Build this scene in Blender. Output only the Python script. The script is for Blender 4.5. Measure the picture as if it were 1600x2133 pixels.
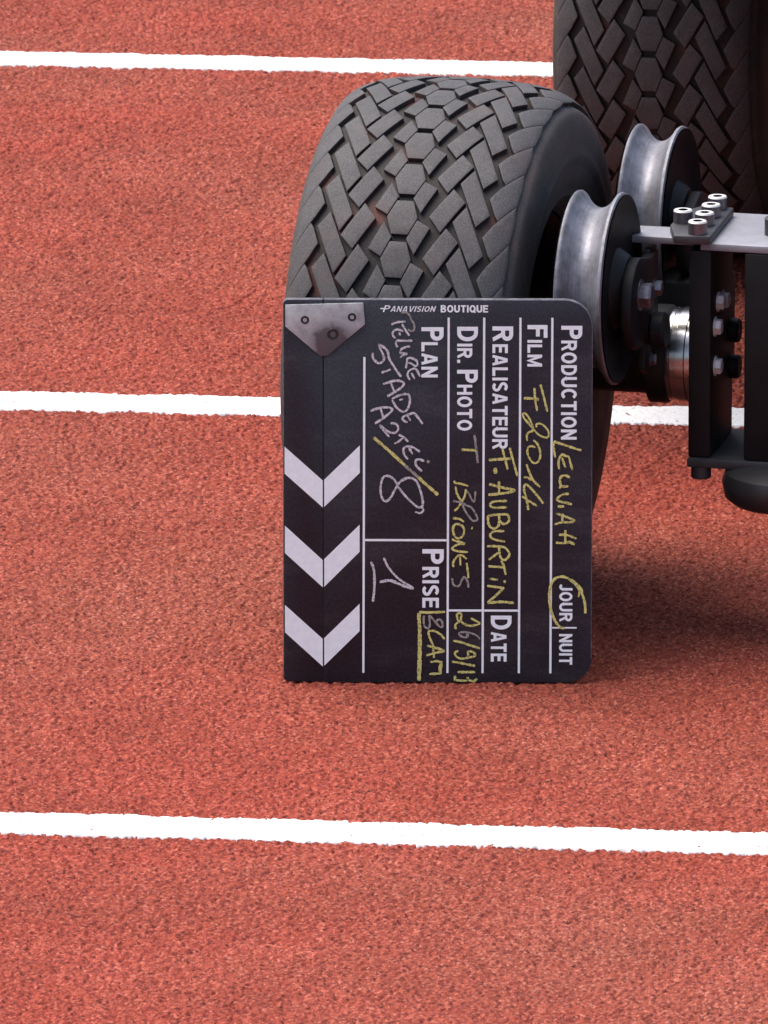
import bpy, bmesh, math, random
import numpy as np
from mathutils import Vector, Matrix, Euler
R = math.radians
rng = random.Random(7)
nrng = np.random.default_rng(11)
sc = bpy.context.scene
for o in list(bpy.data.objects):
    bpy.data.objects.remove(o)

# ------------------------------------------------------------------ camera
cam_d = bpy.data.cameras.new("camera")
cam = bpy.data.objects.new("camera", cam_d)
sc.collection.objects.link(cam)
cam.location = (0, -10, 2.6017)
cam.rotation_euler = (R(90 - 14.579), 0, 0)
cam_d.sensor_fit = 'VERTICAL'
cam_d.sensor_height = 24
cam_d.lens = 24 * 28200 / 2133
cam_d.clip_start = 0.1
cam_d.clip_end = 1000
cam_d.dof.use_dof = True
cam_d.dof.focus_distance = 9.95
cam_d.dof.aperture_fstop = 48
sc.camera = cam

# ------------------------------------------------------------------ sky, sun, exposure
world = bpy.data.worlds.new("World")
sc.world = world
world.use_nodes = True
wn, wl = world.node_tree.nodes, world.node_tree.links
sky = wn.new('ShaderNodeTexSky')
sky.sky_type = 'NISHITA'
sky.sun_disc = False
sun_dir = Vector((-0.42, 0.15, 1.0)).normalized()      # towards the sun, high and left behind thin cloud
sky.sun_elevation = math.asin(sun_dir.z)
sky.sun_rotation = math.atan2(sun_dir.x, sun_dir.y)
sky.air_density = 1.0
sky.dust_density = 6.0
sky.ozone_density = 1.0
wn['Background'].inputs['Strength'].default_value = 0.15
wl.new(sky.outputs[0], wn['Background'].inputs['Color'])
sun_d = bpy.data.lights.new("sun", 'SUN')
sun_d.energy = 1.5
sun_d.angle = R(60)
sun_d.color = (1.0, 0.96, 0.92)
sun = bpy.data.objects.new("sun", sun_d)
sc.collection.objects.link(sun)
sun.rotation_euler = sun_dir.to_track_quat('Z', 'Y').to_euler()
sc.view_settings.view_transform = 'Standard'
sc.view_settings.look = 'None'
sc.view_settings.gamma = 1
sc.view_settings.exposure = 0.82


# ------------------------------------------------------------------ helpers
def link(o, parent=None):
    sc.collection.objects.link(o)
    if parent is not None:
        o.parent = parent
    return o


def empty(name, loc, rz=0):
    o = bpy.data.objects.new(name, None)
    o.location = loc
    o.rotation_euler = (0, 0, rz)
    return link(o)


def mesh_obj(name, bm, mats, parent=None, smooth=35, loc=(0, 0, 0)):
    bmesh.ops.recalc_face_normals(bm, faces=bm.faces[:])
    me = bpy.data.meshes.new(name)
    bm.to_mesh(me)
    bm.free()
    for m in (mats if isinstance(mats, (list, tuple)) else [mats]):
        me.materials.append(m)
    if smooth:
        me.shade_smooth()
        me.set_sharp_from_angle(angle=R(smooth))
    o = bpy.data.objects.new(name, me)
    o.location = loc
    return link(o, parent)


def add_prism(bm, pts, axis, lo, hi, bev=0.0, seg=2):
    """polygon pts in the two other axes, extruded along axis from lo to hi, edges bevelled"""
    def P(u, v, w):
        return {'x': (w, u, v), 'y': (u, w, v), 'z': (u, v, w)}[axis]
    t = bmesh.new()
    a = [t.verts.new(P(u, v, lo)) for u, v in pts]
    b = [t.verts.new(P(u, v, hi)) for u, v in pts]
    n = len(pts)
    t.faces.new(a); t.faces.new(b[::-1])
    for i in range(n):
        t.faces.new([a[i], b[i], b[(i + 1) % n], a[(i + 1) % n]])
    bmesh.ops.recalc_face_normals(t, faces=t.faces[:])
    if bev:
        bmesh.ops.bevel(t, geom=[e for e in t.edges if e.calc_face_angle(0) > 0.5], offset=bev, segments=seg, affect='EDGES', profile=0.5)
    merge(bm, t)


def merge(bm, t):
    me = bpy.data.meshes.new("tmp")
    t.to_mesh(me); t.free()
    bm.from_mesh(me)
    bpy.data.meshes.remove(me)


def add_box(bm, x, y, z, bev=0.001, seg=2):
    add_prism(bm, [(x[0], y[0]), (x[1], y[0]), (x[1], y[1]), (x[0], y[1])], 'z', z[0], z[1], bev, seg)


def add_lathe(bm, prof, axis, c, n=48, closed=False, mat=0):
    """prof = (along axis, radius) list, revolved round axis through c"""
    rows = []
    for h, r in prof:
        row = []
        for i in range(n if r > 1e-7 else 1):
            t = 2 * math.pi * i / n
            u, v = r * math.cos(t), r * math.sin(t)
            p = {'x': (h, u, v), 'y': (v, h, u), 'z': (u, v, h)}[axis]
            row.append(bm.verts.new((p[0] + c[0], p[1] + c[1], p[2] + c[2])))
        rows.append(row)
    for a, b in zip(rows, rows[1:] + (rows[:1] if closed else [])):
        for i in range(n):
            j = (i + 1) % n
            if len(a) == 1 and len(b) == 1:
                continue
            if len(a) == 1:
                f = bm.faces.new([a[0], b[i], b[j]])
            elif len(b) == 1:
                f = bm.faces.new([a[i], b[0], a[j]])
            else:
                f = bm.faces.new([a[i], b[i], b[j], a[j]])
            f.material_index = mat


# ------------------------------------------------------------------ materials
def new_mat(name):
    m = bpy.data.materials.new(name)
    m.use_nodes = True
    nt = m.node_tree
    return m, nt.nodes, nt.links, nt.nodes['Principled BSDF']


def objcoord(n):
    return n.new('ShaderNodeTexCoord').outputs['Object']


def noise(n, l, co, scale, detail=4, rough=0.6):
    t = n.new('ShaderNodeTexNoise')
    t.inputs['Scale'].default_value = scale
    t.inputs['Detail'].default_value = detail
    t.inputs['Roughness'].default_value = rough
    l.new(co, t.inputs['Vector'])
    return t.outputs['Fac']


def ramp(n, l, fac, stops):
    r = n.new('ShaderNodeValToRGB')
    el = r.color_ramp.elements
    while len(el) < len(stops):
        el.new(0.5)
    for e, (p, c) in zip(el, stops):
        e.position = p
        e.color = (*c, 1) if len(c) == 3 else c
    l.new(fac, r.inputs[0])
    return r.outputs[0]


def mixc(n, l, fac, a, b, mode='MIX'):
    m = n.new('ShaderNodeMix')
    m.data_type = 'RGBA'
    m.blend_type = mode
    for sock, v in ((m.inputs[0], fac), (m.inputs[6], a), (m.inputs[7], b)):
        if hasattr(v, 'links'):
            l.new(v, sock)
        else:
            sock.default_value = v if isinstance(v, (int, float)) else (*v, 1)
    return m.outputs[2]


def bump(n, l, height, strength, dist, bsdf, prev=None):
    b = n.new('ShaderNodeBump')
    b.inputs['Strength'].default_value = strength
    b.inputs['Distance'].default_value = dist
    l.new(height, b.inputs['Height'])
    if prev is not None:
        l.new(prev, b.inputs['Normal'])
    l.new(b.outputs[0], bsdf.inputs['Normal'])
    return b.outputs[0]


def plain(name, col, rough=0.5, metal=0.0, var=0.25, scale=60, spec=0.5, bmp=0.15, bscale=900):
    m, n, l, b = new_mat(name)
    co = objcoord(n)
    f = noise(n, l, co, scale)
    dark = tuple(c * (1 - var) for c in col)
    lite = tuple(min(1, c * (1 + var)) for c in col)
    l.new(ramp(n, l, f, [(0.3, dark), (0.7, lite)]), b.inputs['Base Color'])
    b.inputs['Roughness'].default_value = rough
    b.inputs['Metallic'].default_value = metal
    b.inputs['Specular IOR Level'].default_value = spec
    if bmp:
        bump(n, l, noise(n, l, co, bscale, 2), bmp, 0.0004, b)
    return m


def track_material():
    m, n, l, b = new_mat("red_track_rubber")
    co = objcoord(n)
    v = n.new('ShaderNodeTexVoronoi')
    v.inputs['Scale'].default_value = 560
    l.new(co, v.inputs['Vector'])
    sep = n.new('ShaderNodeSeparateColor')
    l.new(v.outputs['Color'], sep.inputs[0])
    grain = ramp(n, l, sep.outputs[0], [(0.0, (0.085, 0.017, 0.013)), (0.18, (0.17, 0.027, 0.019)), (0.5, (0.242, 0.045, 0.0275)), (0.82, (0.305, 0.065, 0.041)), (1.0, (0.41, 0.135, 0.10))])
    big = ramp(n, l, noise(n, l, co, 7, 4), [(0.28, (0.80, 0.82, 0.78)), (0.72, (1.08, 1.02, 1.04))])
    col = mixc(n, l, 1.0, grain, big, 'MULTIPLY')
    fade = ramp(n, l, noise(n, l, co, 1.7, 3), [(0.38, (1.02, 0.86, 0.84)), (0.62, (0.97, 1.14, 1.16))])
    col = mixc(n, l, 1.0, col, fade, 'MULTIPLY')
    mid = ramp(n, l, noise(n, l, co, 240, 3), [(0.3, (0.80, 0.80, 0.76)), (0.7, (1.12, 1.16, 1.12))])
    col = mixc(n, l, 1.0, col, mid, 'MULTIPLY')
    l.new(col, b.inputs['Base Color'])
    b.inputs['Roughness'].default_value = 0.9
    b.inputs['Specular IOR Level'].default_value = 0.25
    return m


MAT_TRACK = track_material()


def paint_material():
    m, n, l, b = new_mat("white_line_paint")
    co = objcoord(n)
    l.new(ramp(n, l, noise(n, l, co, 220, 3), [(0.25, (0.60, 0.56, 0.56)), (0.5, (0.82, 0.82, 0.82))]), b.inputs['Base Color'])
    b.inputs['Roughness'].default_value = 0.7
    return m


MAT_PAINT = paint_material()


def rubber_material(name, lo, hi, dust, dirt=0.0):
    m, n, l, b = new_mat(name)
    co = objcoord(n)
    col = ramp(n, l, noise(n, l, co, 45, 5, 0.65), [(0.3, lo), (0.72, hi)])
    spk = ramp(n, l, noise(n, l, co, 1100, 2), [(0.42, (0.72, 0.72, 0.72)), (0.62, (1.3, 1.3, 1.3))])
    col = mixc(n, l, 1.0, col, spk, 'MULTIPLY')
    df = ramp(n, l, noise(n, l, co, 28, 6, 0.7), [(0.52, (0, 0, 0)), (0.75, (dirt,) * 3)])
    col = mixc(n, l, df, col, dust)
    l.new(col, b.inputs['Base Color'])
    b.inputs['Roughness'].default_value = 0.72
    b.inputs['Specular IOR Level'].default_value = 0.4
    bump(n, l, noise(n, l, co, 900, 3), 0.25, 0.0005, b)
    return m


MAT_TREAD = rubber_material("worn_tread_rubber", (0.050, 0.049, 0.052), (0.076, 0.075, 0.079), (0.15, 0.085, 0.07), 0.22)
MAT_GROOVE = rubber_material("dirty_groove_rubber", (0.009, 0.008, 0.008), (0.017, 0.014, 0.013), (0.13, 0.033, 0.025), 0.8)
MAT_SIDE = rubber_material("sidewall_rubber", (0.046, 0.043, 0.042), (0.070, 0.064, 0.061), (0.16, 0.115, 0.09), 0.55)
MAT_ROLLER = plain("satin_aluminium", (0.23, 0.24, 0.27), 0.52, 0.75, 0.16, 70, bmp=0.12)
def roller_material():
    m, n, l, b = new_mat("worn_drawn_aluminium")
    co = objcoord(n)
    sx = n.new('ShaderNodeSeparateXYZ'); l.new(co, sx.inputs[0])
    cx = n.new('ShaderNodeCombineXYZ'); l.new(sx.outputs[0], cx.inputs[0])
    mp = n.new('ShaderNodeMapping'); mp.inputs['Scale'].default_value = (900, 14, 14)
    l.new(co, mp.inputs['Vector'])
    st = ramp(n, l, noise(n, l, mp.outputs[0], 1.0, 4, 0.6), [(0.3, (0.80, 0.80, 0.80)), (0.7, (1.15, 1.15, 1.15))])
    gr = ramp(n, l, noise(n, l, co, 38, 6, 0.72), [(0.40, (0.14, 0.14, 0.155)), (0.60, (0.25, 0.255, 0.29))])
    l.new(mixc(n, l, 1.0, gr, st, 'MULTIPLY'), b.inputs['Base Color'])
    b.inputs['Metallic'].default_value = 0.7
    l.new(ramp(n, l, noise(n, l, co, 60, 5, 0.7), [(0.35, (0.48,) * 3), (0.65, (0.68,) * 3)]), b.inputs['Roughness'])
    bump(n, l, noise(n, l, mp.outputs[0], 1.0, 2), 0.12, 0.0004, b)
    return m


MAT_ROLLER = roller_material()
MAT_BLACK = plain("black_anodised_metal", (0.007, 0.007, 0.008), 0.55, 0.0, 0.3, 50, 0.22)
MAT_PLATE = plain("grey_anodised_plate", (0.25, 0.255, 0.285), 0.55, 0.4, 0.12, 70)
MAT_DKPLATE = plain("dark_anodised_plate", (0.05, 0.05, 0.055), 0.5, 0.4, 0.2, 70)
MAT_STEEL = plain("bright_steel", (0.62, 0.61, 0.60), 0.22, 1.0, 0.1, 60, bmp=0.05)
MAT_ZINC = plain("zinc_bolt_metal", (0.62, 0.61, 0.60), 0.5, 0.35, 0.12, 200, bmp=0.05)
MAT_SCREW = plain("darkened_steel_knurl", (0.16, 0.15, 0.17), 0.4, 0.8, 0.3, 300, bmp=0.1)
MAT_FOOT = plain("black_foot_rubber", (0.018, 0.018, 0.02), 0.45, 0.0, 0.3, 60)

# ------------------------------------------------------------------ setting: track and painted lines
O = Vector((0.0553, -0.265, 0.0))          # point of the ground under the front wheel's hub
YAW = R(13.2)


def build_ground():
    """one sheet to the horizon; the part near the dolly is a fine grid whose granules are real relief"""
    x0, x1, y0, y1 = -0.50, 0.50, -1.50, 2.05
    dx, dy = 0.0011, 0.0017
    nx, ny = int((x1 - x0) / dx), int((y1 - y0) / dy)
    xs = np.linspace(x0, x1, nx); ys = np.linspace(y0, y1, ny)
    X, Y = np.meshgrid(xs, ys)
    g = nrng.normal(size=(ny, nx)).astype(np.float32)

    def blur(a, k):
        for ax in (0, 1):
            for _ in range(k):
                a = (np.roll(a, 1, ax) + 2 * a + np.roll(a, -1, ax)) / 4
        return a
    fine = blur(g, 1); fine /= fine.std()
    mid = blur(nrng.normal(size=(ny, nx)), 6); mid /= mid.std()
    Z = 0.00065 * fine + 0.0003 * mid
    Z -= 0.0011
    np.clip(Z, -0.0036, 0.0002, out=Z)
    Xj = X + nrng.normal(size=X.shape) * 0.0003
    Yj = Y + nrng.normal(size=X.shape) * 0.0004
    Xj[:, 0] = x0; Xj[:, -1] = x1; Yj[0] = y0; Yj[-1] = y1
    Z[0] = Z[-1] = -0.001; Z[:, 0] = Z[:, -1] = -0.001
    co = np.stack([Xj, Yj, Z], -1).reshape(-1, 3)
    i = np.arange(ny * nx).reshape(ny, nx)
    quads = np.stack([i[:-1, :-1], i[:-1, 1:], i[1:, 1:], i[1:, :-1]], -1).reshape(-1, 4)
    B = 400.0
    outer = np.array([[-B, -B, -0.001], [B, -B, -0.001], [B, B, -0.001], [-B, B, -0.001],
                      [x0, y0, -.001], [x1, y0, -.001], [x1, y1, -.001], [x0, y1, -.001]])
    base = len(co)
    co = np.concatenate([co, outer])
    oq = np.array([[0, 1, 5, 4], [1, 2, 6, 5], [2, 3, 7, 6], [3, 0, 4, 7]]) + base
    quads = np.concatenate([quads, oq])
    me = bpy.data.meshes.new("running_track")
    me.vertices.add(len(co)); me.vertices.foreach_set("co", co.astype(np.float32).ravel())
    me.loops.add(len(quads) * 4); me.loops.foreach_set("vertex_index", quads.astype(np.int32).ravel())
    me.polygons.add(len(quads)); me.polygons.foreach_set("loop_start", np.arange(0, len(quads) * 4, 4, dtype=np.int32))
    me.update(calc_edges=True)
    me.shade_smooth()
    me.materials.append(MAT_TRACK)
    o = link(bpy.data.objects.new("running_track", me))
    o['kind'] = 'structure'
    o['label'] = 'red granular rubber running track under the dolly'


build_ground()


def lane_line(y_at_x0, slope, width, label):
    """painted line: fine cells whose ragged rim and worn specks are left out"""
    L0, L1 = -0.50, 0.50
    step = 0.0017
    nx, nw = int((L1 - L0) / step), int(width / 0.0021) + 4
    g = nrng.normal(size=(nw, nx))
    for ax in (0, 1):
        g = (np.roll(g, 1, ax) + 2 * g + np.roll(g, -1, ax)) / 4
    g /= g.std()
    low = nrng.normal(size=nx)
    for _ in range(60):
        low = (np.roll(low, 1) + 2 * low + np.roll(low, -1)) / 4
    low /= low.std()
    w = (np.arange(nw) - (nw - 1) / 2) * 0.0021
    bm = bmesh.new()
    xs = np.linspace(L0, L1, nx + 1)
    ws = (np.arange(nw + 1) - nw / 2) * 0.0021
    zj = 0.0002 + nrng.normal(size=(nw + 1, nx + 1)) * 0.00012
    jx = nrng.normal(size=(nw + 1, nx + 1)) * 0.0004
    V = {}

    def vert(i, j):
        if (i, j) not in V:
            V[i, j] = bm.verts.new((xs[j] + jx[i, j], y_at_x0 + slope * xs[j] + ws[i] + jx[i, (j * 7) % nx], zj[i, j]))
        return V[i, j]
    for i in range(nw):
        edge = width / 2 - abs(w[i])
        for j in range(nx):
            e = edge + 0.0007 * low[j]
            if e + 0.0011 * g[i, j] < 0.0003:
                continue
            if g[i, j] > 2.75 and e < 0.022:
                continue
            bm.faces.new([vert(i, j), vert(i, j + 1), vert(i + 1, j + 1), vert(i + 1, j)])
    be = [e for e in bm.edges if len(e.link_faces) == 1]      # the paint's own thickness
    ex = bmesh.ops.extrude_edge_only(bm, edges=be)
    for v in ex['geom']:
        if isinstance(v, bmesh.types.BMVert):
            v.co.z = -0.0026
    for s in (-1, 1):                                    # the same line runs on, plain, to either side
        a, b_ = (L1, 40.0) if s > 0 else (-40.0, L0)
        q = [bm.verts.new((x, y_at_x0 + slope * x + d * width / 2, 0.0002)) for x, d in ((a, -1), (b_, -1), (b_, 1), (a, 1))]
        bm.faces.new(q)
    o = mesh_obj("lane_line", bm, MAT_PAINT, None, smooth=0)
    o.data.shade_smooth()
    o['kind'] = 'structure'
    o['label'] = label
    return o


lane_line(1.5530, -0.0950, 0.0515, "farthest white lane line painted across the red track, passing behind the rear wheel")
lane_line(0.3260, -0.0930, 0.0565, "middle white lane line painted on the red track, broken up behind slate and dolly")
lane_line(-0.8885, -0.1010, 0.0530, "nearest white lane line painted on the red track in front of the slate")


# ------------------------------------------------------------------ the camera dolly
dolly = empty("camera_dolly", O, -YAW)
dolly['label'] = "black wheeled camera dolly with fat treaded tyres, grooved rollers and a bolted crossbar"
dolly['category'] = "camera dolly"
RT = 0.198

prof_pts = np.array([(0, 0), (20, .5), (40, 2.0), (54, 4.4), (63, 7.4), (70, 11.5), (75, 16.5), (78.5, 23), (80.5, 32), (81.5, 44), (81, 58), (78, 74), (72, 88), (64, 96)], float) / 1000
prof_pts[:, 0] *= 1.098
# smooth arc-length table of the tyre's cross-section
tt = np.linspace(0, len(prof_pts) - 1, 400)


def catmull(P, t):
    P = np.vstack([2 * P[0] - P[1], P, 2 * P[-1] - P[-2]])
    i = min(int(t), len(P) - 4); u = t - i
    a, b, c, d = P[i:i + 4]
    return 0.5 * (2 * b + (c - a) * u + (2 * a - 5 * b + 4 * c - d) * u * u + (3 * b - a - 3 * c + d) * u ** 3)


prof = np.array([catmull(prof_pts, t) for t in tt])
arc = np.concatenate([[0], np.cumsum(np.hypot(*np.diff(prof, axis=0).T))])


def prof_at(s, h):
    """s = distance over the crown from the centre line (signed), h = height off the surface -> (across, radius)"""
    a = abs(s); sg = 1 if s >= 0 else -1
    v = np.interp(a, arc, prof[:, 0]); d = np.interp(a, arc, prof[:, 1])
    e = 0.0015
    tv = np.interp(a + e, arc, prof[:, 0]) - np.interp(max(a - e, 0), arc, prof[:, 0])
    td = np.interp(a + e, arc, prof[:, 1]) - np.interp(max(a - e, 0), arc, prof[:, 1])
    ln = math.hypot(tv, td) or 1
    nv, nr = td / ln, tv / ln
    return sg * (v + nv * h), RT - d + nr * h


def build_tyre_mesh():
    N = 37
    P = 2 * math.pi * RT / N * 1000
    A = [(6.8, 17.2), (12.2, 3.4), (20.5, 8.0), (12.8, 27.0)]
    Bq = [(34.2, 9.2), (42.3, 17.6), (29.6, 41.2), (21.8, 31.6)]
    Cq = [(39.1, 1), (45.7, -10.5), (62.4, 25.0), (55.4, 34.2)]
    Dq = [(66.9, .2), (61.2, 10.8), (67.2, 24.2), (70.3, 28.2), (82.5, 10.0), (83.5, -8.0), (82.0, -22.4)]
    Hx = [(-5.8, -13.4), (5.8, -13.4), (11.0, 0), (5.8, 13.4), (-5.8, 13.4), (-11.0, 0)]

    def grow(pl, d):
        """polygon with every side moved out by d"""
        n = len(pl)
        ar = sum(pl[i][0] * pl[(i + 1) % n][1] - pl[(i + 1) % n][0] * pl[i][1] for i in range(n))
        sg = 1 if ar > 0 else -1
        out = []
        for i in range(n):
            p0, p1, p2 = (Vector(pl[(i + k) % n]) for k in (-1, 0, 1))
            a, b = (p1 - p0).normalized(), (p2 - p1).normalized()
            na, nb = Vector((a.y, -a.x)) * sg, Vector((b.y, -b.x)) * sg
            m = (na + nb)
            out.append(tuple(p1 + m * (d / max(0.45, (1 + na.dot(nb))))))
        return out
    A, Bq, Cq, Hx = grow(A, 1.15), grow(Bq, 1.65), grow(Cq, 1.25), grow(Hx, .5)
    blocks = [Hx]
    for q in (A, Bq, Cq, Dq):
        blocks.append(q)
        blocks.append([(-x, -y) for x, y in q])
    V, F, M = [], [], []
    for q in blocks:
        t = bmesh.new()
        lo = [t.verts.new((x, y, -8.0)) for x, y in q]
        hi = [t.verts.new((x, y, 0.0)) for x, y in q]
        n = len(q)
        top = t.faces.new(hi)
        for i in range(n):
            t.faces.new([lo[i], lo[(i + 1) % n], hi[(i + 1) % n], hi[i]])
        bmesh.ops.recalc_face_normals(t, faces=t.faces[:])
        bmesh.ops.bevel(t, geom=list(top.edges), offset=0.4, segments=2, affect='EDGES', profile=0.5)
        xs = [v.co.x for v in t.verts]; ys = [v.co.y for v in t.verts]
        for k in range(math.ceil(min(xs) / 4), math.floor(max(xs) / 4) + 1):
            bmesh.ops.bisect_plane(t, geom=t.verts[:] + t.edges[:] + t.faces[:], plane_co=(k * 4, 0, 0), plane_no=(1, 0, 0), dist=0.02)
        for k in range(math.ceil(min(ys) / 7), math.floor(max(ys) / 7) + 1):
            bmesh.ops.bisect_plane(t, geom=t.verts[:] + t.edges[:] + t.faces[:], plane_co=(0, k * 7, 0), plane_no=(0, 1, 0), dist=0.02)
        t.verts.index_update()
        vs = [v.co.copy() for v in t.verts]
        fs = [[v.index for v in f.verts] for f in t.faces]
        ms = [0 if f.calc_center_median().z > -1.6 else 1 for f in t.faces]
        t.free()
        vr = [prof_at(c.x / 1000, c.z / 1000) for c in vs]
        for k in range(N):
            base = len(V)
            for c, (v, r) in zip(vs, vr):
                ph = (c.y + k * P) / (RT * 1000)
                V.append((v, -r * math.sin(ph), r * math.cos(ph)))
            F += [[base + i for i in f] for f in fs]
            M += ms
    # carcass under the blocks, side walls, bead
    sec = []
    smax = arc[-1]
    for i in range(97):
        s = -smax + 2 * smax * i / 96
        a = abs(s) * 1000
        h = -0.0038 if a < 83 else -0.0038 + 0.0026 * min(1, (a - 83) / 7)
        for c0, hh in ((122, 0.0009), (127, 0.0009), (156, 0.0012)):
            if abs(a - c0) < 1.3:
                h += hh
        sec.append((*prof_at(s, h), 1 if a < 85 else 2))
    n = 160
    base = len(V)
    for v, r, m in sec:
        for i in range(n):
            t_ = 2 * math.pi * i / n
            V.append((v, -r * math.sin(t_), r * math.cos(t_)))
    for k in range(len(sec) - 1):
        for i in range(n):
            j = (i + 1) % n
            F.append([base + k * n + i, base + k * n + j, base + (k + 1) * n + j, base + (k + 1) * n + i])
            M.append(sec[k][2] if sec[k][2] == sec[k + 1][2] else 2)
    me = bpy.data.meshes.new("tyre")
    me.from_pydata(V, [], F)
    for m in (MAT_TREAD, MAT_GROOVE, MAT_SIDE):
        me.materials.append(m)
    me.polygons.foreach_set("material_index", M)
    bm = bmesh.new(); bm.from_mesh(me)
    bmesh.ops.recalc_face_normals(bm, faces=bm.faces[:])
    bm.to_mesh(me); bm.free()
    me.shade_smooth()
    me.set_sharp_from_angle(angle=R(38))
    return me


def build_rim_bm():
    bm = bmesh.new()
    add_lathe(bm, [(-.066, .1035), (-.070, .100), (-.066, .096), (-.040, .092), (-.02, .088), (-.012, .03), (-.012, .0), ], 'x', (0, 0, 0), 64)
    add_lathe(bm, [(.066, .1035), (.070, .100), (.066, .096), (.050, .092), (.030, .086), (.022, .05), (.045, .046), (.045, 0)], 'x', (0, 0, 0), 64)
    for i in range(5):
        t = 2 * math.pi * i / 5
        add_lathe(bm, [(.020, .008), (.034, .008), (.034, 0)], 'x', (0, .066 * math.cos(t), .066 * math.sin(t)), 6)
    return bm


tyre_me = build_tyre_mesh()
wheel = mesh_obj("wheel", build_rim_bm(), MAT_BLACK, dolly, 40, (-.005, 0, RT))
tyre = link(bpy.data.objects.new("tyre", tyre_me), wheel)
wheel.rotation_euler = (0, 0, R(-1.3))
wheel['label'] = "front wheel with fat dusty grey tyre, the slate leaning on it"
wheel2 = link(wheel.copy(), dolly)
wheel2.location = (-0.058, 1.154, RT)
wheel2.rotation_euler = (R(5), 0, R(-1))
wheel2['label'] = "rear wheel with dark tyre in the shade"
link(tyre.copy(), wheel2)


# grooved rollers
def build_roller_bm():
    bm = bmesh.new()
    q_ = -.0045
    pr = [(-.0190, .0735 + q_), (-.0180, .0750 + q_), (-.0165, .0751 + q_), (-.0150, .0742 + q_), (-.0138, .0722 + q_)]
    for i in range(13):
        x = -.0128 + .0256 * i / 12
        pr.append((x, .0585 + .0078 * (x / .0128) ** 2))
    pr += [(-x, r) for x, r in pr[4::-1]]
    pr = [(x * .94, r) for x, r in pr]
    add_lathe(bm, pr, 'x', (0, 0, 0), 96)
    add_lathe(bm, [(-.0190, .0690), (-.0150, .060), (-.0150, .0)], 'x', (0, 0, 0), 64, mat=1)
    add_lathe(bm, [(.0190, .0690), (.0182, .0655), (.0150, .060), (.0150, .030), (.020, .027), (.024, .024), (.024, 0)], 'x', (0, 0, 0), 64, mat=1)
    return bm


roller = mesh_obj("guide_roller", build_roller_bm(), [MAT_ROLLER, MAT_BLACK], dolly, 40, (.1265, -.100, .2720))
roller2 = link(roller.copy(), dolly)
roller2.location = (.1240, .121, .2720)


def hex_bolt(bm, c, axis, r, h, mat=0):
    add_lathe(bm, [(0, r), (h * .82, r), (h, r * .86), (h, 0)], axis, c, 6, mat=mat)
    add_lathe(bm, [(-.0012, r * 1.25), (.0006, r * 1.25), (.0006, 0)], axis, c, 20, mat=mat)


# swing arms that carry the rollers
def arm_bm(b0, b1):
    bm = bmesh.new()
    pts = []
    ra = .034
    for i in range(15):                                    # rounded end round the roller's axle
        t = math.pi / 2 + math.pi * i / 14
        pts.append((ra * math.cos(t), ra * math.sin(t)))
    pts += [(.012, -.034), (.050, -.012), (.062, .012), (.062, .026), (.034, .026)]
    s = 1 if b1 > b0 else -1
    add_prism(bm, [(b0 + s * y, .262 + z) for y, z in pts], 'x', .151, .159, .0012)
    return bm


arm = mesh_obj("roller_arm", arm_bm(-.100, .0), MAT_BLACK, dolly, 40)
bm = bmesh.new(); hex_bolt(bm, (.159, -.100, .268), 'x', .0095, .009); mesh_obj("axle_nut", bm, MAT_SCREW, arm)
bm = bmesh.new(); hex_bolt(bm, (.159, -.052, .262), 'x', .006, .006); mesh_obj("bolt", bm, MAT_SCREW, arm)
arm2 = mesh_obj("roller_arm", arm_bm(.113, .0), MAT_BLACK, dolly, 40)
bm = bmesh.new(); hex_bolt(bm, (.159, .113, .268), 'x', .0095, .009); mesh_obj("axle_nut", bm, MAT_SCREW, arm2)

# crossbar, its bolted mounting plate
bm = bmesh.new()
add_prism(bm, [(.1405, -.049), (.195, -.047), (.195, -.0610), (.62, -.0630), (.62, .0400), (.188, .0395), (.188, -.0155), (.1405, -.0160)], 'z', .2945, .3000, .0008)
bar = mesh_obj("crossbar", bm, MAT_PLATE, dolly, 40)
bm = bmesh.new()
add_prism(bm, [(.1672, -.036), (.1770, -.0690), (.2035, -.0665), (.2015, .0285), (.1760, .0270), (.1672, .010)], 'z', .3003, .3065, .0010)
mplate = mesh_obj("mounting_plate", bm, MAT_DKPLATE, dolly, 40)


def cap_screw(c):
    bm = bmesh.new()
    r = .0071
    add_lathe(bm, [(0, r), (.0085, r)], 'z', (0, 0, 0), 28, mat=2)  # darker side wall paints in the dimmer reflection below the bright top
    add_lathe(bm, [(.0085, r), (.0096, r * .90), (.0096, r * .50)], 'z', (0, 0, 0), 28)
    add_lathe(bm, [(.0096, r * .50), (.0050, r * .47), (.0050, 0)], 'z', (0, 0, 0), 6, mat=1)
    return mesh_obj("cap_screw", bm, [MAT_ZINC, MAT_BLACK, MAT_SCREW], mplate, 35, c)


for a_, b_ in ((.1748, -.0265), (.1925, -.0585), (.1920, -.0310), (.1912, -.0045), (.1905, .0220)):
    cap_screw((a_, b_, .3066))
bm = bmesh.new()
add_lathe(bm, [(0, .009), (.012, .009), (.013, .008), (.013, 0)], 'z', (.2440, -.022, .3002), 16)
mesh_obj("knob", bm, MAT_DKPLATE, bar, 30)

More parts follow.
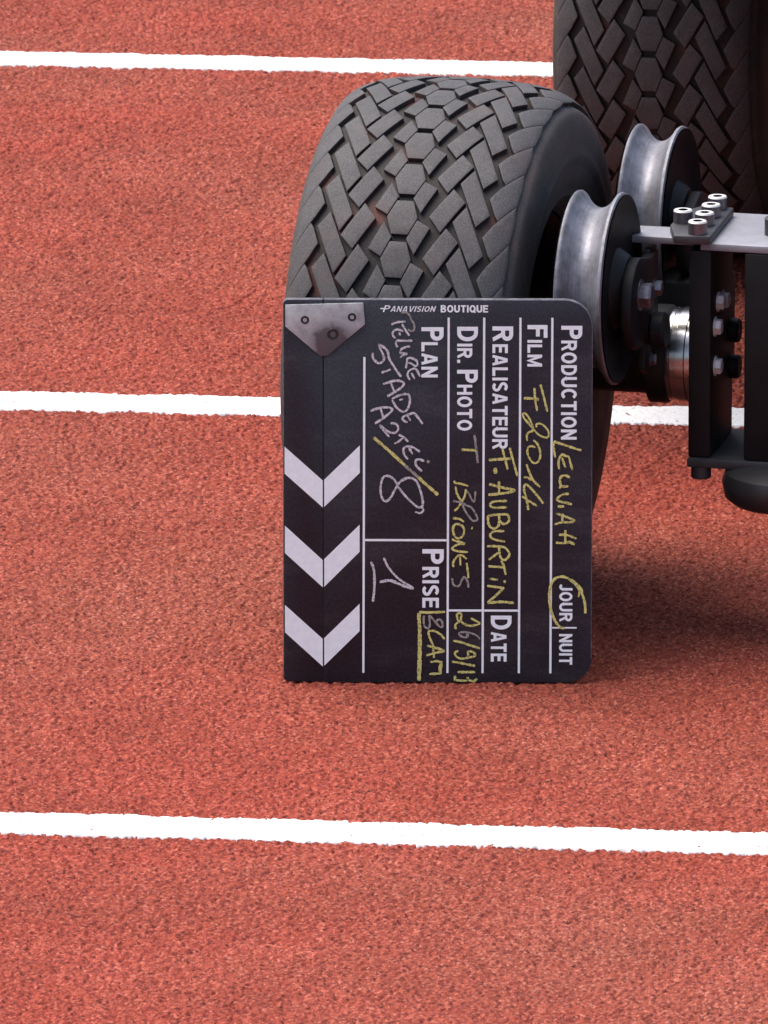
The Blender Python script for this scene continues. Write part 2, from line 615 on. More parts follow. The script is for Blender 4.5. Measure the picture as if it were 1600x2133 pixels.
# hub flange and bright axle sleeve
bm = bmesh.new()
add_lathe(bm, [(.070, 0), (.070, .030), (.146, .030), (.148, .0365), (.160, .0365), (.1625, .035), (.1625, .020), (.1625, 0)], 'x', (0, 0, .200), 64)
flange = mesh_obj("hub_flange", bm, MAT_BLACK, dolly, 40)
for k in range(6):
    t = 2 * math.pi * (k + .3) / 6
    bm = bmesh.new(); hex_bolt(bm, (.1625, .030 * math.cos(t), .200 + .030 * math.sin(t)), 'x', .0035, .003); mesh_obj("bolt", bm, MAT_SCREW, flange)
bm = bmesh.new()
add_lathe(bm, [(.1626, 0), (.1626, .0345), (.1640, .0350), (.1660, .0350), (.1665, .0345), (.1700, .0345), (.1705, .0355), (.1770, .0355), (.1775, .034), (.1862, .034)], 'x', (0, 0, .200), 64)
mesh_obj("axle_sleeve", bm, MAT_STEEL, dolly, 40)

bm = bmesh.new()
add_lathe(bm, [(.150, 0), (.150, .011), (.158, .011), (.160, .0135), (.168, .0135), (.170, .012), (.170, 0)], 'x', (0, -.058, .232), 28)
mesh_obj("tension_knob", bm, MAT_BLACK, dolly, 30)
bm = bmesh.new(); add_prism(bm, [(-.070, .205), (-.050, .196), (-.020, .215), (-.030, .290), (-.052, .290), (-.060, .245)], 'x', .1500, .1560, .001)
lever = mesh_obj("link_plate", bm, MAT_BLACK, dolly, 30)
bm = bmesh.new(); hex_bolt(bm, (.156, -.050, .2075), 'x', .0042, .004); mesh_obj("bolt", bm, MAT_SCREW, lever, 30)
# bracket plate with hex bolts
bm = bmesh.new()
add_prism(bm, [(-.060, .138), (.020, .138), (.020, .2940), (-.060, .2940)], 'x', .1865, .2030, .0012)
bracket = mesh_obj("bracket_plate", bm, MAT_BLACK, dolly, 40)
for b_, z_ in ((-.034, .250), (-.018, .2475), (-.044, .2335), (-.043, .2035)):
    bm = bmesh.new(); hex_bolt(bm, (.2032, b_, z_), 'x', .0060, .005); mesh_obj("bolt", bm, MAT_ZINC, bracket, 30)
for z_ in (.2175, .190):
    bm = bmesh.new()
    add_lathe(bm, [(0, .009), (.006, .009), (.007, .008), (.007, 0)], 'x', (.2032, .012, z_), 20)
    mesh_obj("knob", bm, MAT_BLACK, bracket, 30)

# beam behind the hub, base plate, box and rubber foot
bm = bmesh.new(); add_box(bm, (.086, .1865), (.060, .110), (.166, .240), .003)
mesh_obj("axle_beam", bm, MAT_BLACK, dolly, 40)
bm = bmesh.new(); add_prism(bm, [(.1865, -.064), (.62, -.066), (.62, .055), (.1865, .030)], 'z', .1310, .1378, .0010)
base = mesh_obj("base_plate", bm, MAT_DKPLATE, dolly, 40)
bm = bmesh.new(); add_lathe(bm, [(.131, .0075), (.1225, .0075), (.1215, .0065), (.1215, 0)], 'z', (.1955, -.055, 0), 20)
mesh_obj("bolt", bm, MAT_DKPLATE, base, 30)
bm = bmesh.new(); add_box(bm, (.2285, .60), (-.062, .030), (.1380, .2940), .0015)
mesh_obj("support_box", bm, MAT_BLACK, dolly, 40)
bm = bmesh.new()
add_lathe(bm, [(.126, .016), (.124, .020), (.1205, .040), (.117, .0475), (.110, .0500), (.099, .0480), (.094, .042), (.093, 0)], 'z', (.2610, -.050, .012), 64)
mesh_obj("rubber_foot", bm, MAT_FOOT, dolly, 40)
# side rail and cross tube that tie the rear wheel to the front carriage, deck over the rear wheel, unseen and shaped to shade it
bm = bmesh.new(); add_box(bm, (.52, .60), (-.04, 1.20), (.140, .235), .003)
mesh_obj("side_rail", bm, MAT_BLACK, dolly, 40)
bm = bmesh.new(); add_lathe(bm, [(-.02, 0), (-.02, .018), (.55, .018), (.55, 0)], 'x', (0, 1.154, .198), 32)
mesh_obj("rear_axle", bm, MAT_BLACK, dolly, 40)
bm = bmesh.new(); add_prism(bm, [(-.18, .46), (.46, .46), (.46, -.16), (1.40, -.16), (1.40, 1.75), (-.18, 1.75)], 'z', .420, .445, .003)  # out of view, its extent set to keep sky light off the rear tyre
mesh_obj("shade_deck", bm, MAT_BLACK, dolly, 40)
bm = bmesh.new(); add_box(bm, (.62, 1.38), (.40, 1.74), (.20, .4197), .004)  # unseen body added to cut light reaching the rear tyre from the right
mesh_obj("shade_box", bm, MAT_BLACK, dolly, 40)

# ------------------------------------------------------------------ the film slate
S = 2857.0
SZ = 2801.0
LEAN = R(3.0)
slate = empty("clapperboard", (-0.0735, -0.4875, -0.0004))
slate.rotation_euler = (-LEAN, 0, R(-0.6))
slate['label'] = "black film clapperboard stood on its side against the front tyre"
slate['category'] = "clapperboard"
TH = 0.0065


def q(px, py):
    """photo-measured position on the board -> board plane (metres from its lower left corner)"""
    return ((px - 590) / S, (1420 - py) / SZ)


def slate_material(name, base, edge=False):
    m, n, l, b = new_mat(name)
    co = objcoord(n)
    f = noise(n, l, co, 14, 6, 0.7)
    col = ramp(n, l, f, [(0.32, tuple(c * 0.82 for c in base)), (0.72, tuple(c * 1.35 for c in base))])
    mp = n.new('ShaderNodeMapping')
    mp.inputs['Rotation'].default_value = (0, R(28), 0)
    mp.inputs['Scale'].default_value = (9, 1, 34)
    l.new(co, mp.inputs['Vector'])
    wipe = ramp(n, l, noise(n, l, mp.outputs[0], 1.0, 5, 0.65), [(0.50, (0, 0, 0)), (0.78, (0.16, 0.16, 0.16))])
    col = mixc(n, l, wipe, col, (0.22, 0.22, 0.23))
    sm = ramp(n, l, noise(n, l, co, 520, 3), [(0.4, (0.75, 0.75, 0.75)), (0.65, (1.35, 1.35, 1.35))])
    col = mixc(n, l, 1.0, col, sm, 'MULTIPLY')
    l.new(col, b.inputs['Base Color'])
    b.inputs['Roughness'].default_value = 0.55
    b.inputs['Specular IOR Level'].default_value = 0.35
    return m


MAT_SLATE = slate_material("black_slate_board", (0.019, 0.022, 0.031))
MAT_STICK = slate_material("black_stick_paint", (0.015, 0.017, 0.025))
MAT_PRINT = plain("white_print", (0.82, 0.93, 0.98), 0.6, 0, 0.06, 200, bmp=0)
MAT_HINGE = plain("worn_hinge_metal", (0.34, 0.33, 0.32), 0.6, 0.1, 0.35, 70)
def hinge_material():
    m, n, l, b = new_mat("worn_stained_hinge_metal")
    co = objcoord(n)
    f = noise(n, l, co, 90, 6, 0.7)
    col = ramp(n, l, f, [(0.3, (0.24, 0.26, 0.27)), (0.55, (0.38, 0.41, 0.42)), (0.75, (0.50, 0.53, 0.56))])
    vm = n.new('ShaderNodeVectorMath'); vm.operation = 'DISTANCE'
    l.new(co, vm.inputs[0])
    vm.inputs[1].default_value = (q(692, 715)[0], 0, q(692, 715)[1])
    ad = n.new('ShaderNodeMath'); ad.operation = 'MULTIPLY_ADD'
    l.new(f, ad.inputs[0]); ad.inputs[1].default_value = -0.022; l.new(vm.outputs['Value'], ad.inputs[2])
    st = ramp(n, l, ad.outputs[0], [(0.0, (1, 1, 1)), (0.006, (0, 0, 0))])
    l.new(mixc(n, l, st, col, (0.11, 0.105, 0.11)), b.inputs['Base Color'])
    b.inputs['Roughness'].default_value = 0.8
    b.inputs['Specular IOR Level'].default_value = 0.3
    bump(n, l, noise(n, l, co, 400, 4), 0.3, 0.0004, b)
    return m


MAT_HINGE = hinge_material()
MAT_DARKHOLE = plain("dark_screw", (0.012, 0.011, 0.012), 0.5, 0, 0.2, 200, bmp=0)


def chalk_material(name, col):
    m, n, l, b = new_mat(name)
    co = objcoord(n)
    f = ramp(n, l, noise(n, l, co, 900, 3, 0.7), [(0.36, (0, 0, 0)), (0.50, (1, 1, 1))])
    l.new(mixc(n, l, f, tuple(c * 0.25 for c in col), col), b.inputs['Base Color'])
    b.inputs['Roughness'].default_value = 0.9
    return m


MAT_YCHALK = chalk_material("yellow_chalk", (0.66, 0.65, 0.22))
MAT_WCHALK = chalk_material("white_chalk", (0.62, 0.63, 0.67))
MAT_GCHALK = chalk_material("faint_chalk", (0.34, 0.33, 0.30))


def round_poly(x0, z0, x1, z1, radii, n=10):
    """rounded rectangle; radii for bottom-left, bottom-right, top-right, top-left"""
    out = []
    for (cx, cz, sx, sz, r, a0) in ((x0, z0, 1, 1, radii[0], 180), (x1, z0, -1, 1, radii[1], 270), (x1, z1, -1, -1, radii[2], 0), (x0, z1, 1, -1, radii[3], 90)):
        for i in range(n + 1):
            a = R(a0 + 90 * i / n)
            out.append((cx + sx * r + r * math.cos(a), cz + sz * r + r * math.sin(a)))
    return out


MAT_RIM = plain("pale_board_rim", (0.10, 0.10, 0.12), 0.5, 0, 0.6, 160)


def pale_rim(bm):  # gives the edge faces above the foot the paler rim material
    for f in bm.faces:
        f.normal_update()
        if abs(f.normal.y) < .97 and f.calc_center_median().z > .02 and abs(f.calc_center_median().x - xs_) > .002:
            f.material_index = 1
    return bm


xl, zt = q(590, 625)
xr, _ = q(1232, 625)
xs_, _ = q(674, 625)
bm = bmesh.new()
add_prism(bm, round_poly(xs_ + .00003, 0.0, xr, zt, (.0006, .0185, .0205, .0006)), 'y', 0.0, TH, .0007)
panel = mesh_obj("slate_panel", pale_rim(bm), [MAT_SLATE, MAT_RIM], slate, 40)
bm = bmesh.new()
add_prism(bm, round_poly(xl, 0.0005, xs_ - .00003, zt, (.004, .0006, .0006, .004)), 'y', 0.0, TH, .0007)
stick = mesh_obj("clapstick", pale_rim(bm), [MAT_STICK, MAT_RIM], slate, 40)


def flat(bm, pts, y):
    bm.faces.new([bm.verts.new((x, y, z)) for x, z in pts])


# ruled lines
bm = bmesh.new()
def rule(ax, ay, bx, by, w=4.6, y=-.00025):
    if abs(ax - bx) < abs(ay - by):
        P_ = [(ax - w / 2, ay), (ax + w / 2, ay), (bx + w / 2, by), (bx - w / 2, by)]
    else:
        P_ = [(ax, ay - w / 2), (bx, by - w / 2), (bx, by + w / 2), (ax, ay + w / 2)]
    flat(bm, [q(*p_) for p_ in P_], y)
for args in ((759, 744, 757, 1400), (933.5, 662, 932, 1400), (1007, 662, 1005, 1400), (1082, 662, 1080.5, 1400), (1148, 662, 1146, 1400)):
    rule(*args)
rule(760.5, 1123.5, 930, 1123.5, 4.6); rule(934.8, 1269.5, 1003, 1269.5); rule(1008, 1269.5, 1078.5, 1269.5); rule(1149.4, 1305, 1200.5, 1305, 3.2)
mesh_obj("ruled_lines", bm, MAT_PRINT, panel, 0)

# chevrons: left half on the stick, right half on the panel
for lf, rt in (([(593.6, 930), (593.6, 986), (672.6, 1056), (672.6, 1000)], [(749.5, 927), (749.5, 984), (675.6, 1055), (675.6, 998.5)]),
               ([(594, 1094), (594, 1151), (672.6, 1222), (672.6, 1165.5)], [(749.2, 1091.5), (749.2, 1148), (675.6, 1221), (675.6, 1163.5)]),
               ([(594, 1259), (594, 1316), (672.6, 1387), (672.6, 1329.5)], [(749.2, 1256), (749.2, 1313), (675.6, 1385.5), (675.6, 1328)])):
    bm = bmesh.new(); flat(bm, [q(*p_) for p_ in lf], -.00025); mesh_obj("chevron_stripe", bm, MAT_PRINT, stick, 0)
    bm = bmesh.new(); flat(bm, [q(*p_) for p_ in rt], -.00025); mesh_obj("chevron_stripe", bm, MAT_PRINT, panel, 0)


# printed lettering: a bold condensed sans serif drawn as thick strokes (unit height)
TK = 0.19
def arc_pts(cx, cy, rx, ry, a0, a1, n=12):
    return [(cx + rx * math.cos(R(a0 + (a1 - a0) * i / n)), cy + ry * math.sin(R(a0 + (a1 - a0) * i / n))) for i in range(n + 1)]


h_ = TK / 2
W0 = 0.68
def letter(ch):
    """-> (width, centre-line strokes)"""
    l, r, b, t = h_, W0 - h_, h_, 1 - h_
    m = 0.5
    if ch == 'I': return TK, [[(h_, 0), (h_, 1)]]
    if ch == 'L': return .58, [[(l, 0), (l, 1)], [(l, b), (.58, b)]]
    if ch == 'T': return .64, [[(.32, 0), (.32, 1)], [(0, t), (.64, t)]]
    if ch == 'F': return .58, [[(l, 0), (l, 1)], [(l, t), (.58, t)], [(l, .52), (.52, .52)]]
    if ch == 'E': return .60, [[(l, 0), (l, 1)], [(l, t), (.60, t)], [(l, .52), (.56, .52)], [(l, b), (.60, b)]]
    if ch == 'H': return W0, [[(l, 0), (l, 1)], [(r, 0), (r, 1)], [(l, .52), (r, .52)]]
    if ch == 'N': return W0, [[(l, 0), (l, 1)], [(r, 0), (r, 1)], [(l, .94), (r, .06)]]
    if ch == 'M': return .82, [[(l, 0), (l, 1)], [(.82 - l, 0), (.82 - l, 1)], [(l + .02, .95), (.41, .12), (.80 - l, .95)]]
    if ch == 'A': return .74, [[(.09, 0), (.34, 1)], [(.65, 0), (.40, 1)], [(.20, .27), (.54, .27)]]
    if ch == 'V': return .72, [[(.09, 1), (.34, 0)], [(.63, 1), (.38, 0)]]
    if ch == 'O': return .74, [arc_pts(.37, .5, .37 - h_, .5 - h_, 0, 360, 28)]
    if ch == 'Q': return .74, [arc_pts(.37, .5, .37 - h_, .5 - h_, 0, 360, 28), [(.42, .28), (.70, -.02)]]
    if ch == 'C': return .70, [arc_pts(.37, .5, .37 - h_, .5 - h_, 42, 318, 24)]
    if ch == 'D': return .68, [[(l, 0), (l, 1)], [(l, t)] + arc_pts(.30, .5, r - .30, .5 - h_, 90, -90, 16) + [(l, b)]]
    if ch == 'P': return .64, [[(l, 0), (l, 1)], [(l, t)] + arc_pts(.36, .70, .64 - h_ - .36, .30 - h_, 90, -90, 12) + [(l, .40 + h_)]]
    if ch == 'R': return .68, [[(l, 0), (l, 1)], [(l, t)] + arc_pts(.36, .71, .66 - h_ - .36, .29 - h_, 90, -90, 12) + [(l, .42 + h_)], [(.36, .50), (.60, 0)]]
    if ch == 'B': return .66, [[(l, 0), (l, 1)], [(l, t)] + arc_pts(.36, .74, .62 - h_ - .36, .26 - h_, 90, -90, 10) + [(l, .48 + h_)], [(l, .43 + h_)] + arc_pts(.36, .29, .66 - h_ - .36, .29 - h_, 90, -90, 10) + [(l, b)]]
    if ch == 'U': return W0, [[(l, 1), (l, .34)] + arc_pts(W0 / 2, .34, W0 / 2 - h_, .34 - h_, 180, 360, 14) + [(r, 1)]]
    if ch == 'J': return .54, [[(.54 - h_, 1), (.54 - h_, .30)] + arc_pts(.27, .30, .27 - h_, .30 - h_, 0, -150, 12)]
    if ch == 'S': return .64, [arc_pts(.32, .72, .32 - h_, .28 - h_, 28, 235, 14) + arc_pts(.32, .28, .32 - h_, .28 - h_, 55, -152, 14)]
    return .2, [[(.1, 0), (.1, .2)]]


def word(bm, text, x0, x1, y0, y1, k=1.0, down=True, slant=0.0):
    """letters fitted to a measured box; down = the word reads from top to bottom"""
    pos, items = 0.0, []
    for ch in text:
        w_, st = letter(ch)
        items.append((pos, st)); pos += w_ + 0.115
    tot = pos - 0.115
    for li, (p0, st) in enumerate(items):
        for si, line in enumerate(st):
            y = -.00020 - .00004 * (si % 4)
            pts = [Vector(p_) for p_ in line]
            closed = (pts[0] - pts[-1]).length < 1e-4
            rows = []
            n = len(pts)
            for i, c in enumerate(pts):
                pa = pts[i - 1] if i else (pts[-2] if closed else None)
                pb = pts[i + 1] if i < n - 1 else (pts[1] if closed else None)
                da = (c - pa).normalized() if pa is not None else (pb - c).normalized()
                db = (pb - c).normalized() if pb is not None else da
                nrm = Vector((-(da + db).y, (da + db).x)).normalized()
                wd = h_ * k / max(.5, nrm.dot(Vector((-da.y, da.x))))
                rows.append([c + nrm * wd, c - nrm * wd])
            vs = []
            for a, b in rows:
                row = []
                for v in (a, b):
                    u = (v.x + p0) / tot
                    w_ = v.y
                    if len(line) == 2:
                        w_ = min(1, max(0, w_)) if text[li] != 'Q' else w_
                    if down:
                        px, py = x0 + w_ * (x1 - x0), y0 + u * (y1 - y0)
                    else:
                        px, py = x0 + u * (x1 - x0) + slant * (w_ - .5), y1 - w_ * (y1 - y0)
                    X_, Z_ = q(px, py)
                    row.append(bm.verts.new((X_, y, Z_)))
                vs.append(row)
            for a, b in zip(vs, vs[1:]):
                bm.faces.new([a[0], a[1], b[1], b[0]])


HEADINGS = (
    (("P", 1166.5, 1210, 678.5, 706), ("RODUCTION", 1166.5, 1199, 709, 914)),
    (("F", 1096.5, 1138, 677, 703.5), ("ILM", 1096.5, 1127, 708, 763)),
    (("R", 1024, 1067, 680, 711), ("EALISATEUR", 1024, 1056, 717, 934)),
    (("D", 951, 994, 681, 711), ("IR", 951, 982.5, 716, 746), (".", 951, 983, 749, 756), ("P", 951, 994, 770, 797), ("HOTO", 951, 982.5, 801, 896)),
    (("P", 877, 923, 682, 710), ("LAN", 877, 911, 713, 786)),
    (("P", 879.5, 924, 1142, 1173), ("RISE", 879.5, 914, 1179, 1264)),
    (("D", 1022, 1065, 1280, 1309), ("ATE", 1022, 1055, 1314, 1376)),
    (("JOUR", 1164, 1191.5, 1213, 1292),),
    (("NUIT", 1164, 1191.5, 1318, 1382),),
)
for head in HEADINGS:                                       # each printed heading is a part of its own
    bm = bmesh.new()
    for args in head:
        word(bm, *args)
    mesh_obj("printed_lettering", bm, MAT_PRINT, panel, 0)
bm = bmesh.new()
word(bm, "P", 799, 812, 637, 651, 0.8, False, 5)
word(bm, "ANAVISION", 814, 906, 638.5, 650.5, 0.8, False, 4)
word(bm, "BOUTIQUE", 917, 1015, 636.5, 651.5, 1.1, False, 0)
flat(bm, [q(*p_) for p_ in ((792, 642.5), (792, 645), (800, 645), (800, 642.5))], -.00025)
mesh_obj("printed_lettering", bm, MAT_PRINT, panel, 0)


# chalk handwriting: strokes as flat ribbons with an uneven edge
def stroke(bm, pts, w, mat):
    pts = [np.array(p_, float) for p_ in pts]
    L = sum(np.hypot(*(b_ - a)) for a, b_ in zip(pts, pts[1:]))
    n = max(4, int(L / 2.2))
    Pm = np.array(pts)
    sub = [catmull(Pm, t_) for t_ in np.linspace(0, len(pts) - 1 - 1e-6, n)] if len(pts) > 2 else [Pm[0] + (Pm[1] - Pm[0]) * t_ for t_ in np.linspace(0, 1, n)]
    prev = None
    y = -.00045 - .00005 * stroke.k
    stroke.k = (stroke.k + 1) % 8
    for i, c in enumerate(sub):
        d = (sub[min(i + 1, n - 1)] - sub[max(i - 1, 0)])
        d = d / (np.hypot(*d) or 1)
        nn = np.array([-d[1], d[0]])
        ww = w * (0.5 + 0.12 * rng.uniform(-1, 1)) * (0.75 if i in (0, n - 1) else 1)
        a, b_ = q(*(c + nn * ww)), q(*(c - nn * ww * (1 + .1 * rng.uniform(-1, 1))))
        cur = (bm.verts.new((a[0], y, a[1])), bm.verts.new((b_[0], y, b_[1])))
        if prev:
            f = bm.faces.new([prev[0], prev[1], cur[1], cur[0]])
            f.material_index = mat
        prev = cur
stroke.k = 0


def zone(ox, oy, k):
    return lambda *pts: [(ox + x / k, oy + y / k) for x, y in pts]


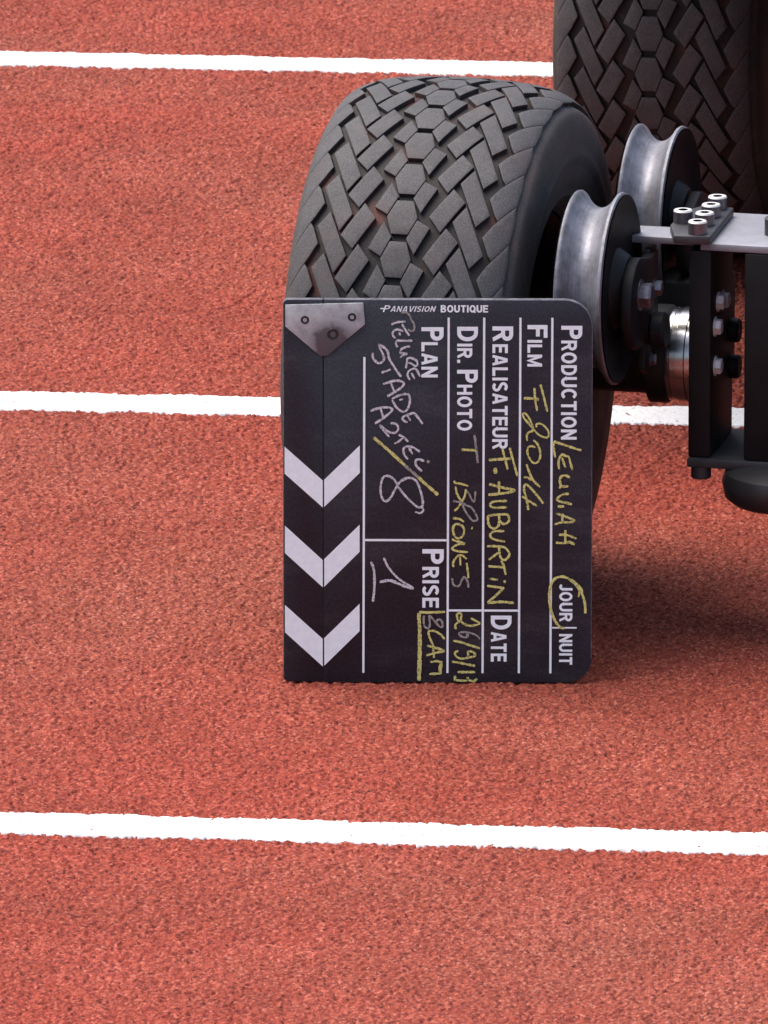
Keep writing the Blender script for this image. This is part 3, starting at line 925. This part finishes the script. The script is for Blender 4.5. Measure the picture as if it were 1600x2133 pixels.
c5, c4, c6, c7 = zone(850, 610, 3.902), zone(570, 610, 3.721), zone(570, 1000, 4.571), zone(850, 1000, 3.902)
z1, z2, z3, z4, z5 = zone(1075, 780, 7.11), zone(770, 640, 11.22), zone(1150, 890, 8.2), zone(935, 980, 8.2), zone(860, 1260, 11.43)
Y, W, G = 0, 1, 2
ink = bmesh.new()
def ell(cx, cy, rx, ry, n=12, a0=0.3):
    return [(cx + rx * math.cos(a0 + 2 * math.pi * i / n), cy + ry * math.sin(a0 + 2 * math.pi * i / n)) for i in range(n + 1)]
strokes = [
    None,   # production
    (Y, 4.4, z3((485, 382), (250, 305), (10, 225))), (Y, 4, z3((5, 235), (15, 360), (40, 500))),
    (Y, 4.4, z3((108, 700), (95, 600), (110, 510), (160, 450), (215, 475), (270, 490), (300, 600), (335, 712))), (Y, 4, z3((158, 500), (180, 580), (215, 668))),
    (Y, 4.2, z3((290, 840), (220, 805), (150, 815), (118, 880), (130, 950), (150, 990), (265, 988))), (Y, 3.6, z3((150, 985), (105, 1018))),
    (Y, 4.2, z3((275, 1118), (190, 1120), (110, 1160), (72, 1215), (130, 1250), (230, 1270), (325, 1295))), (Y, 4.2, z3((85, 1332), (195, 1328))),
    (Y, 4.2, z3((60, 1450), (200, 1500), (320, 1545), (365, 1575), (300, 1600), (150, 1605), (35, 1640))), (Y, 4.4, z3((165, 1450), (165, 1590))),
    (Y, 4.2, z3((105, 1815), (250, 1820), (405, 1880))), (Y, 4.6, z3((55, 1950), (200, 1955), (290, 1940), (375, 1980))), (Y, 4.6, z3((215, 1735), (215, 1940))),
    (Y, 4.6, c7((1438, 1072), (1432, 985), (1405, 905), (1350, 830), (1290, 785), (1232, 774), (1182, 798), (1152, 860), (1144, 950), (1158, 1040), (1186, 1120), (1228, 1180), (1270, 1196))),
    (Y, 4.4, c7((1322, 796), (1395, 862), (1412, 905))), (Y, 3.6, c7((1392, 880), (1382, 940))),
    None,   # film
    (Y, 4, z1((345, 140), (385, 280), (450, 540))), (Y, 4, z1((258, 190), (270, 370), (300, 528))), (Y, 4.6, z1((100, 345), (200, 345), (325, 358))),
    (Y, 3.6, z1((290, 770), (290, 730), (340, 715), (410, 755), (465, 830), (465, 905), (420, 920), (340, 890), (270, 830), (215, 760), (130, 665), (85, 590), (110, 565), (150, 590), (195, 665), (235, 760), (230, 820), (180, 845), (148, 890), (155, 970))),
    (Y, 3.8, z1((245, 960), (300, 1010), (340, 1110), (345, 1210), (310, 1280), (260, 1300), (205, 1255), (160, 1160), (165, 1075), (215, 1048), (275, 1065))),
    (Y, 4, z1((145, 1315), (190, 1440), (250, 1560), (345, 1650))), (Y, 4.2, z1((105, 1510), (160, 1510), (215, 1550))),
    (Y, 4.2, z1((175, 1990), (150, 1850), (110, 1690), (125, 1615), (180, 1640), (290, 1760), (395, 1895))), (Y, 3.8, z1((80, 1790), (170, 1850), (300, 1930))),
    None,   # director
    (Y, 4.8, c5((652, 1352), (830, 1340))), (Y, 4.2, c5((820, 1250), (850, 1360), (884, 1482))), (Y, 4, c5((762, 1262), (785, 1350), (806, 1430))), (Y, 7, c5((705, 1415), (706, 1462))),
    (Y, 4.6, c7((655, 25), (760, 52), (860, 76), (760, 100), (648, 112))), (Y, 4.2, c7((735, 2), (736, 100))),
    (Y, 4.2, c7((800, 160), (700, 165), (664, 188), (690, 215), (800, 212))),
    (Y, 4.2, c7((645, 282), (730, 272), (805, 275), (815, 325), (775, 348), (742, 320), (735, 280))), (Y, 4.2, c7((738, 318), (728, 368), (685, 385), (652, 350), (645, 282))),
    (Y, 4.2, c7((778, 405), (700, 408), (664, 436), (690, 470), (785, 492))),
    (Y, 4.2, c7((640, 528), (740, 530), (792, 545), (820, 598), (782, 640), (748, 615), (735, 535))), (Y, 4, c7((738, 575), (652, 640))),
    (Y, 4, c7((648, 690), (770, 700))), (Y, 4, c7((755, 645), (775, 690), (792, 760))),
    (Y, 4, c7((662, 792), (728, 800))), (Y, 5, c7((772, 812), (792, 818))),
    (Y, 4.4, c7((640, 850), (780, 868))), (Y, 4.2, c7((775, 868), (710, 930), (645, 985))), (Y, 4.6, c7((645, 990), (755, 980), (858, 988))),
    None,   # camera
    (G, 4.4, c5((535, 1150), (550, 1260), (564, 1378))), (Y, 4.6, c5((432, 1268), (550, 1274))),
    (Y, 3.8, z4((80, 160), (105, 200), (180, 205), (325, 250))), (Y, 4, z4((110, 255), (130, 370), (190, 480), (235, 480), (270, 400), (285, 300))),
    (G, 3.4, z4((285, 310), (340, 390), (390, 490), (425, 510), (440, 450), (445, 340))), (Y, 4.2, z4((90, 675), (165, 600), (235, 485))),
    (G, 3.6, z4((65, 510), (200, 530), (300, 580), (380, 620), (460, 740), (480, 825), (400, 840), (330, 760), (250, 630), (240, 560))),
    (Y, 4, z4((65, 800), (170, 810), (255, 860))), (Y, 4.6, z4((380, 962), (402, 970))),
    (Y, 4, z4((190, 905), (110, 900), (65, 970), (85, 1080), (140, 1140), (200, 1130), (250, 1060), (250, 970), (200, 908))),
    (Y, 4, z4((50, 1155), (130, 1190), (265, 1230), (150, 1245), (50, 1315), (150, 1360), (320, 1375))),
    (Y, 3.8, z4((300, 1490), (230, 1435), (160, 1430), (90, 1510), (65, 1580), (80, 1630))), (Y, 4, z4((185, 1445), (195, 1605))),
    (Y, 3.8, z4((300, 1560), (320, 1700), (330, 1820))), (G, 3.6, z4((330, 1985), (320, 1890), (265, 1800), (215, 1860), (180, 1940), (120, 1960), (70, 1920), (50, 1820))),
    None,   # date
    (Y, 4, z5((1380, 290), (1560, 390), (1560, 430), (1400, 470), (1270, 450), (1170, 390), (1140, 300), (1150, 190), (1080, 170), (1045, 220), (1070, 330), (1100, 370), (1030, 420), (1005, 480), (1030, 550))),
    (G, 3.8, z5((1600, 790), (1500, 690), (1320, 630), (1150, 625), (1095, 655), (1150, 720), (1250, 745), (1320, 710), (1260, 670))),
    (Y, 4, z5((960, 825), (1150, 865), (1350, 930), (1600, 1010))),
    (Y, 4, z5((1080, 1070), (1020, 1090), (1000, 1150), (1060, 1220), (1180, 1255), (1350, 1220), (1475, 1190), (1450, 1110), (1370, 1080), (1310, 1100), (1320, 1190))),
    (Y, 4.2, z5((930, 1325), (1150, 1360), (1480, 1425))), (Y, 4.4, z5((1065, 1575), (1480, 1575))),
    (Y, 4.2, z5((1030, 1680), (1000, 1700), (1010, 1760), (1100, 1775), (1280, 1775), (1295, 1700), (1330, 1765), (1450, 1785), (1525, 1730))),
    None,   # take corner
    (Y, 4.8, z5((150, 150), (400, 155), (765, 140))), (Y, 6.8, z5((140, 170), (165, 700), (160, 1200), (145, 1780))),
    (G, 3.8, z5((265, 230), (255, 380), (290, 500), (370, 530), (405, 440), (390, 300), (390, 240), (430, 260), (540, 390), (640, 490), (700, 490), (700, 400), (650, 325), (590, 330), (560, 370))),
    (Y, 4, z5((755, 790), (660, 680), (520, 600), (400, 595), (370, 640), (400, 760), (480, 930), (490, 1090), (505, 1240))),
    (Y, 4.2, z5((340, 945), (480, 980), (740, 1070), (560, 1110), (320, 1180))),
    (Y, 4.2, z5((420, 1335), (560, 1315), (700, 1350))), (Y, 6.5, z5((685, 1370), (650, 1480), (650, 1590))), (Y, 4, z5((390, 1625), (690, 1605))),
    None,   # shot
    (W, 4, z2((505, 410), (640, 360), (830, 340))), (G, 3.6, z2((730, 130), (840, 130), (930, 200), (970, 300), (1030, 400), (1030, 530), (960, 560), (890, 520))), (W, 3.8, z2((750, 400), (830, 530), (920, 665))),
    (W, 3.8, z2((600, 730), (540, 660), (550, 570), (640, 525), (780, 560))), (W, 3.4, z2((680, 590), (715, 660))),
    (W, 3.8, z2((990, 780), (800, 785), (640, 785), (610, 850), (640, 935))),
    (W, 3.8, z2((935, 915), (840, 930), (730, 990), (710, 1060), (800, 1080), (870, 1090), (780, 1120), (705, 1175))),
    (W, 3.8, z2((840, 1425), (860, 1300), (880, 1200), (960, 1185), (1080, 1240), (1110, 1330), (1060, 1375), (960, 1310), (890, 1290))),
    (W, 3.8, z2((935, 1695), (885, 1600), (900, 1500), (990, 1440), (1080, 1450), (1170, 1615))), (W, 3.6, z2((970, 1530), (1045, 1675))),
    (W, 4.2, z2((70, 1070), (80, 1190), (170, 1290), (260, 1300), (330, 1220), (310, 1100), (240, 960), (225, 880), (330, 940), (420, 1040), (450, 1190), (550, 1360), (640, 1500), (730, 1620))), (W, 4, z2((275, 1530), (490, 1450))),
    (W, 4.4, c4((848, 705), (940, 680), (1000, 690), (1000, 720), (940, 765), (880, 800))), (W, 4, c4((905, 690), (935, 765))),
    (W, 4, c4((915, 820), (980, 790), (1040, 785), (1055, 830), (1040, 890), (1005, 920), (955, 890), (918, 830))), (W, 3.6, c4((972, 828), (1000, 822))),
    (W, 4, c4((1035, 1000), (1005, 985), (1000, 960), (1050, 938), (1085, 930), (1115, 960), (1152, 1012))), (W, 3.6, c4((1035, 950), (1060, 988))),
    (W, 4.2, c4((752, 912), (830, 888), (900, 888), (915, 910), (860, 960), (785, 1010))), (W, 4, c4((828, 892), (850, 968))),
    (W, 4, c4((905, 1005), (950, 1015), (965, 1050), (940, 1080), (890, 1072), (825, 1025), (860, 1070), (895, 1112))),
    (W, 4, c4((968, 1095), (1005, 1115), (1042, 1150))), (W, 3.6, c4((935, 1165), (965, 1150), (1000, 1122))),
    (W, 4, c4((1085, 1195), (1040, 1185), (1005, 1205), (1012, 1250), (1040, 1285))), (W, 3.8, c4((1045, 1192), (1075, 1245))), (W, 3.8, c4((1085, 1195), (1132, 1228))),
    (W, 4, c4((1165, 1300), (1130, 1285), (1100, 1295), (1105, 1335), (1148, 1378))), (G, 5, c4((1185, 1295), (1205, 1310))),
    (Y, 5.4, c4((775, 1118), (900, 1225), (1020, 1335))), (G, 5.2, c4((1015, 1332), (1080, 1388), (1120, 1425))), (Y, 5.4, c4((1115, 1420), (1190, 1488), (1272, 1560))),
    (W, 4.2, c4((965, 1490), (930, 1440), (890, 1415), (850, 1425), (830, 1490), (835, 1570), (862, 1608), (900, 1590), (945, 1510), (985, 1455), (1050, 1428), (1105, 1455), (1140, 1540), (1155, 1615), (1145, 1652), (1110, 1650), (1050, 1600), (1000, 1545), (958, 1490))),
    (W, 3.8, c4((1140, 1650), (1158, 1672), (1140, 1700), (1095, 1692))),
    None,   # take
    (W, 4, c6((1048, 732), (1095, 825), (1190, 930), (1330, 1018))), (W, 5, c6((1332, 1022), (1230, 995), (1110, 948), (1010, 962))), (W, 4.6, c6((928, 770), (955, 850), (960, 1000), (946, 1150))),
]
for st_ in strokes[1:] + [None]:                            # each chalked entry is a part of its own
    if st_ is None:
        mesh_obj("chalk_handwriting", ink, [MAT_YCHALK, MAT_WCHALK, MAT_GCHALK], panel, 0)
        ink = bmesh.new()
    else:
        stroke(ink, st_[2], st_[1] * 1.12, st_[0])
ink.free()

# hinge plate
bm = bmesh.new()
hp = [(595.5, 636), (757, 631.5), (760.5, 676), (682, 741), (668, 742), (595.5, 681)]
add_prism(bm, [q(*p_) for p_ in hp], 'y', -.0016, -.0001, .0004)
hinge = mesh_obj("hinge_plate", bm, MAT_HINGE, slate, 40)
for px, py, r_ in ((635.8, 667, .0031), (733.4, 661, .0031), (693.6, 696, .0042)):
    bm = bmesh.new()
    a_, b_ = q(px, py)
    add_lathe(bm, [(-.0016, r_), (-.0021, r_ * .9), (-.0019, r_ * .55), (-.0012, r_ * .4), (-.0012, 0)], 'y', (a_, 0, b_), 20)
    mesh_obj("rivet", bm, MAT_DARKHOLE, hinge, 30)
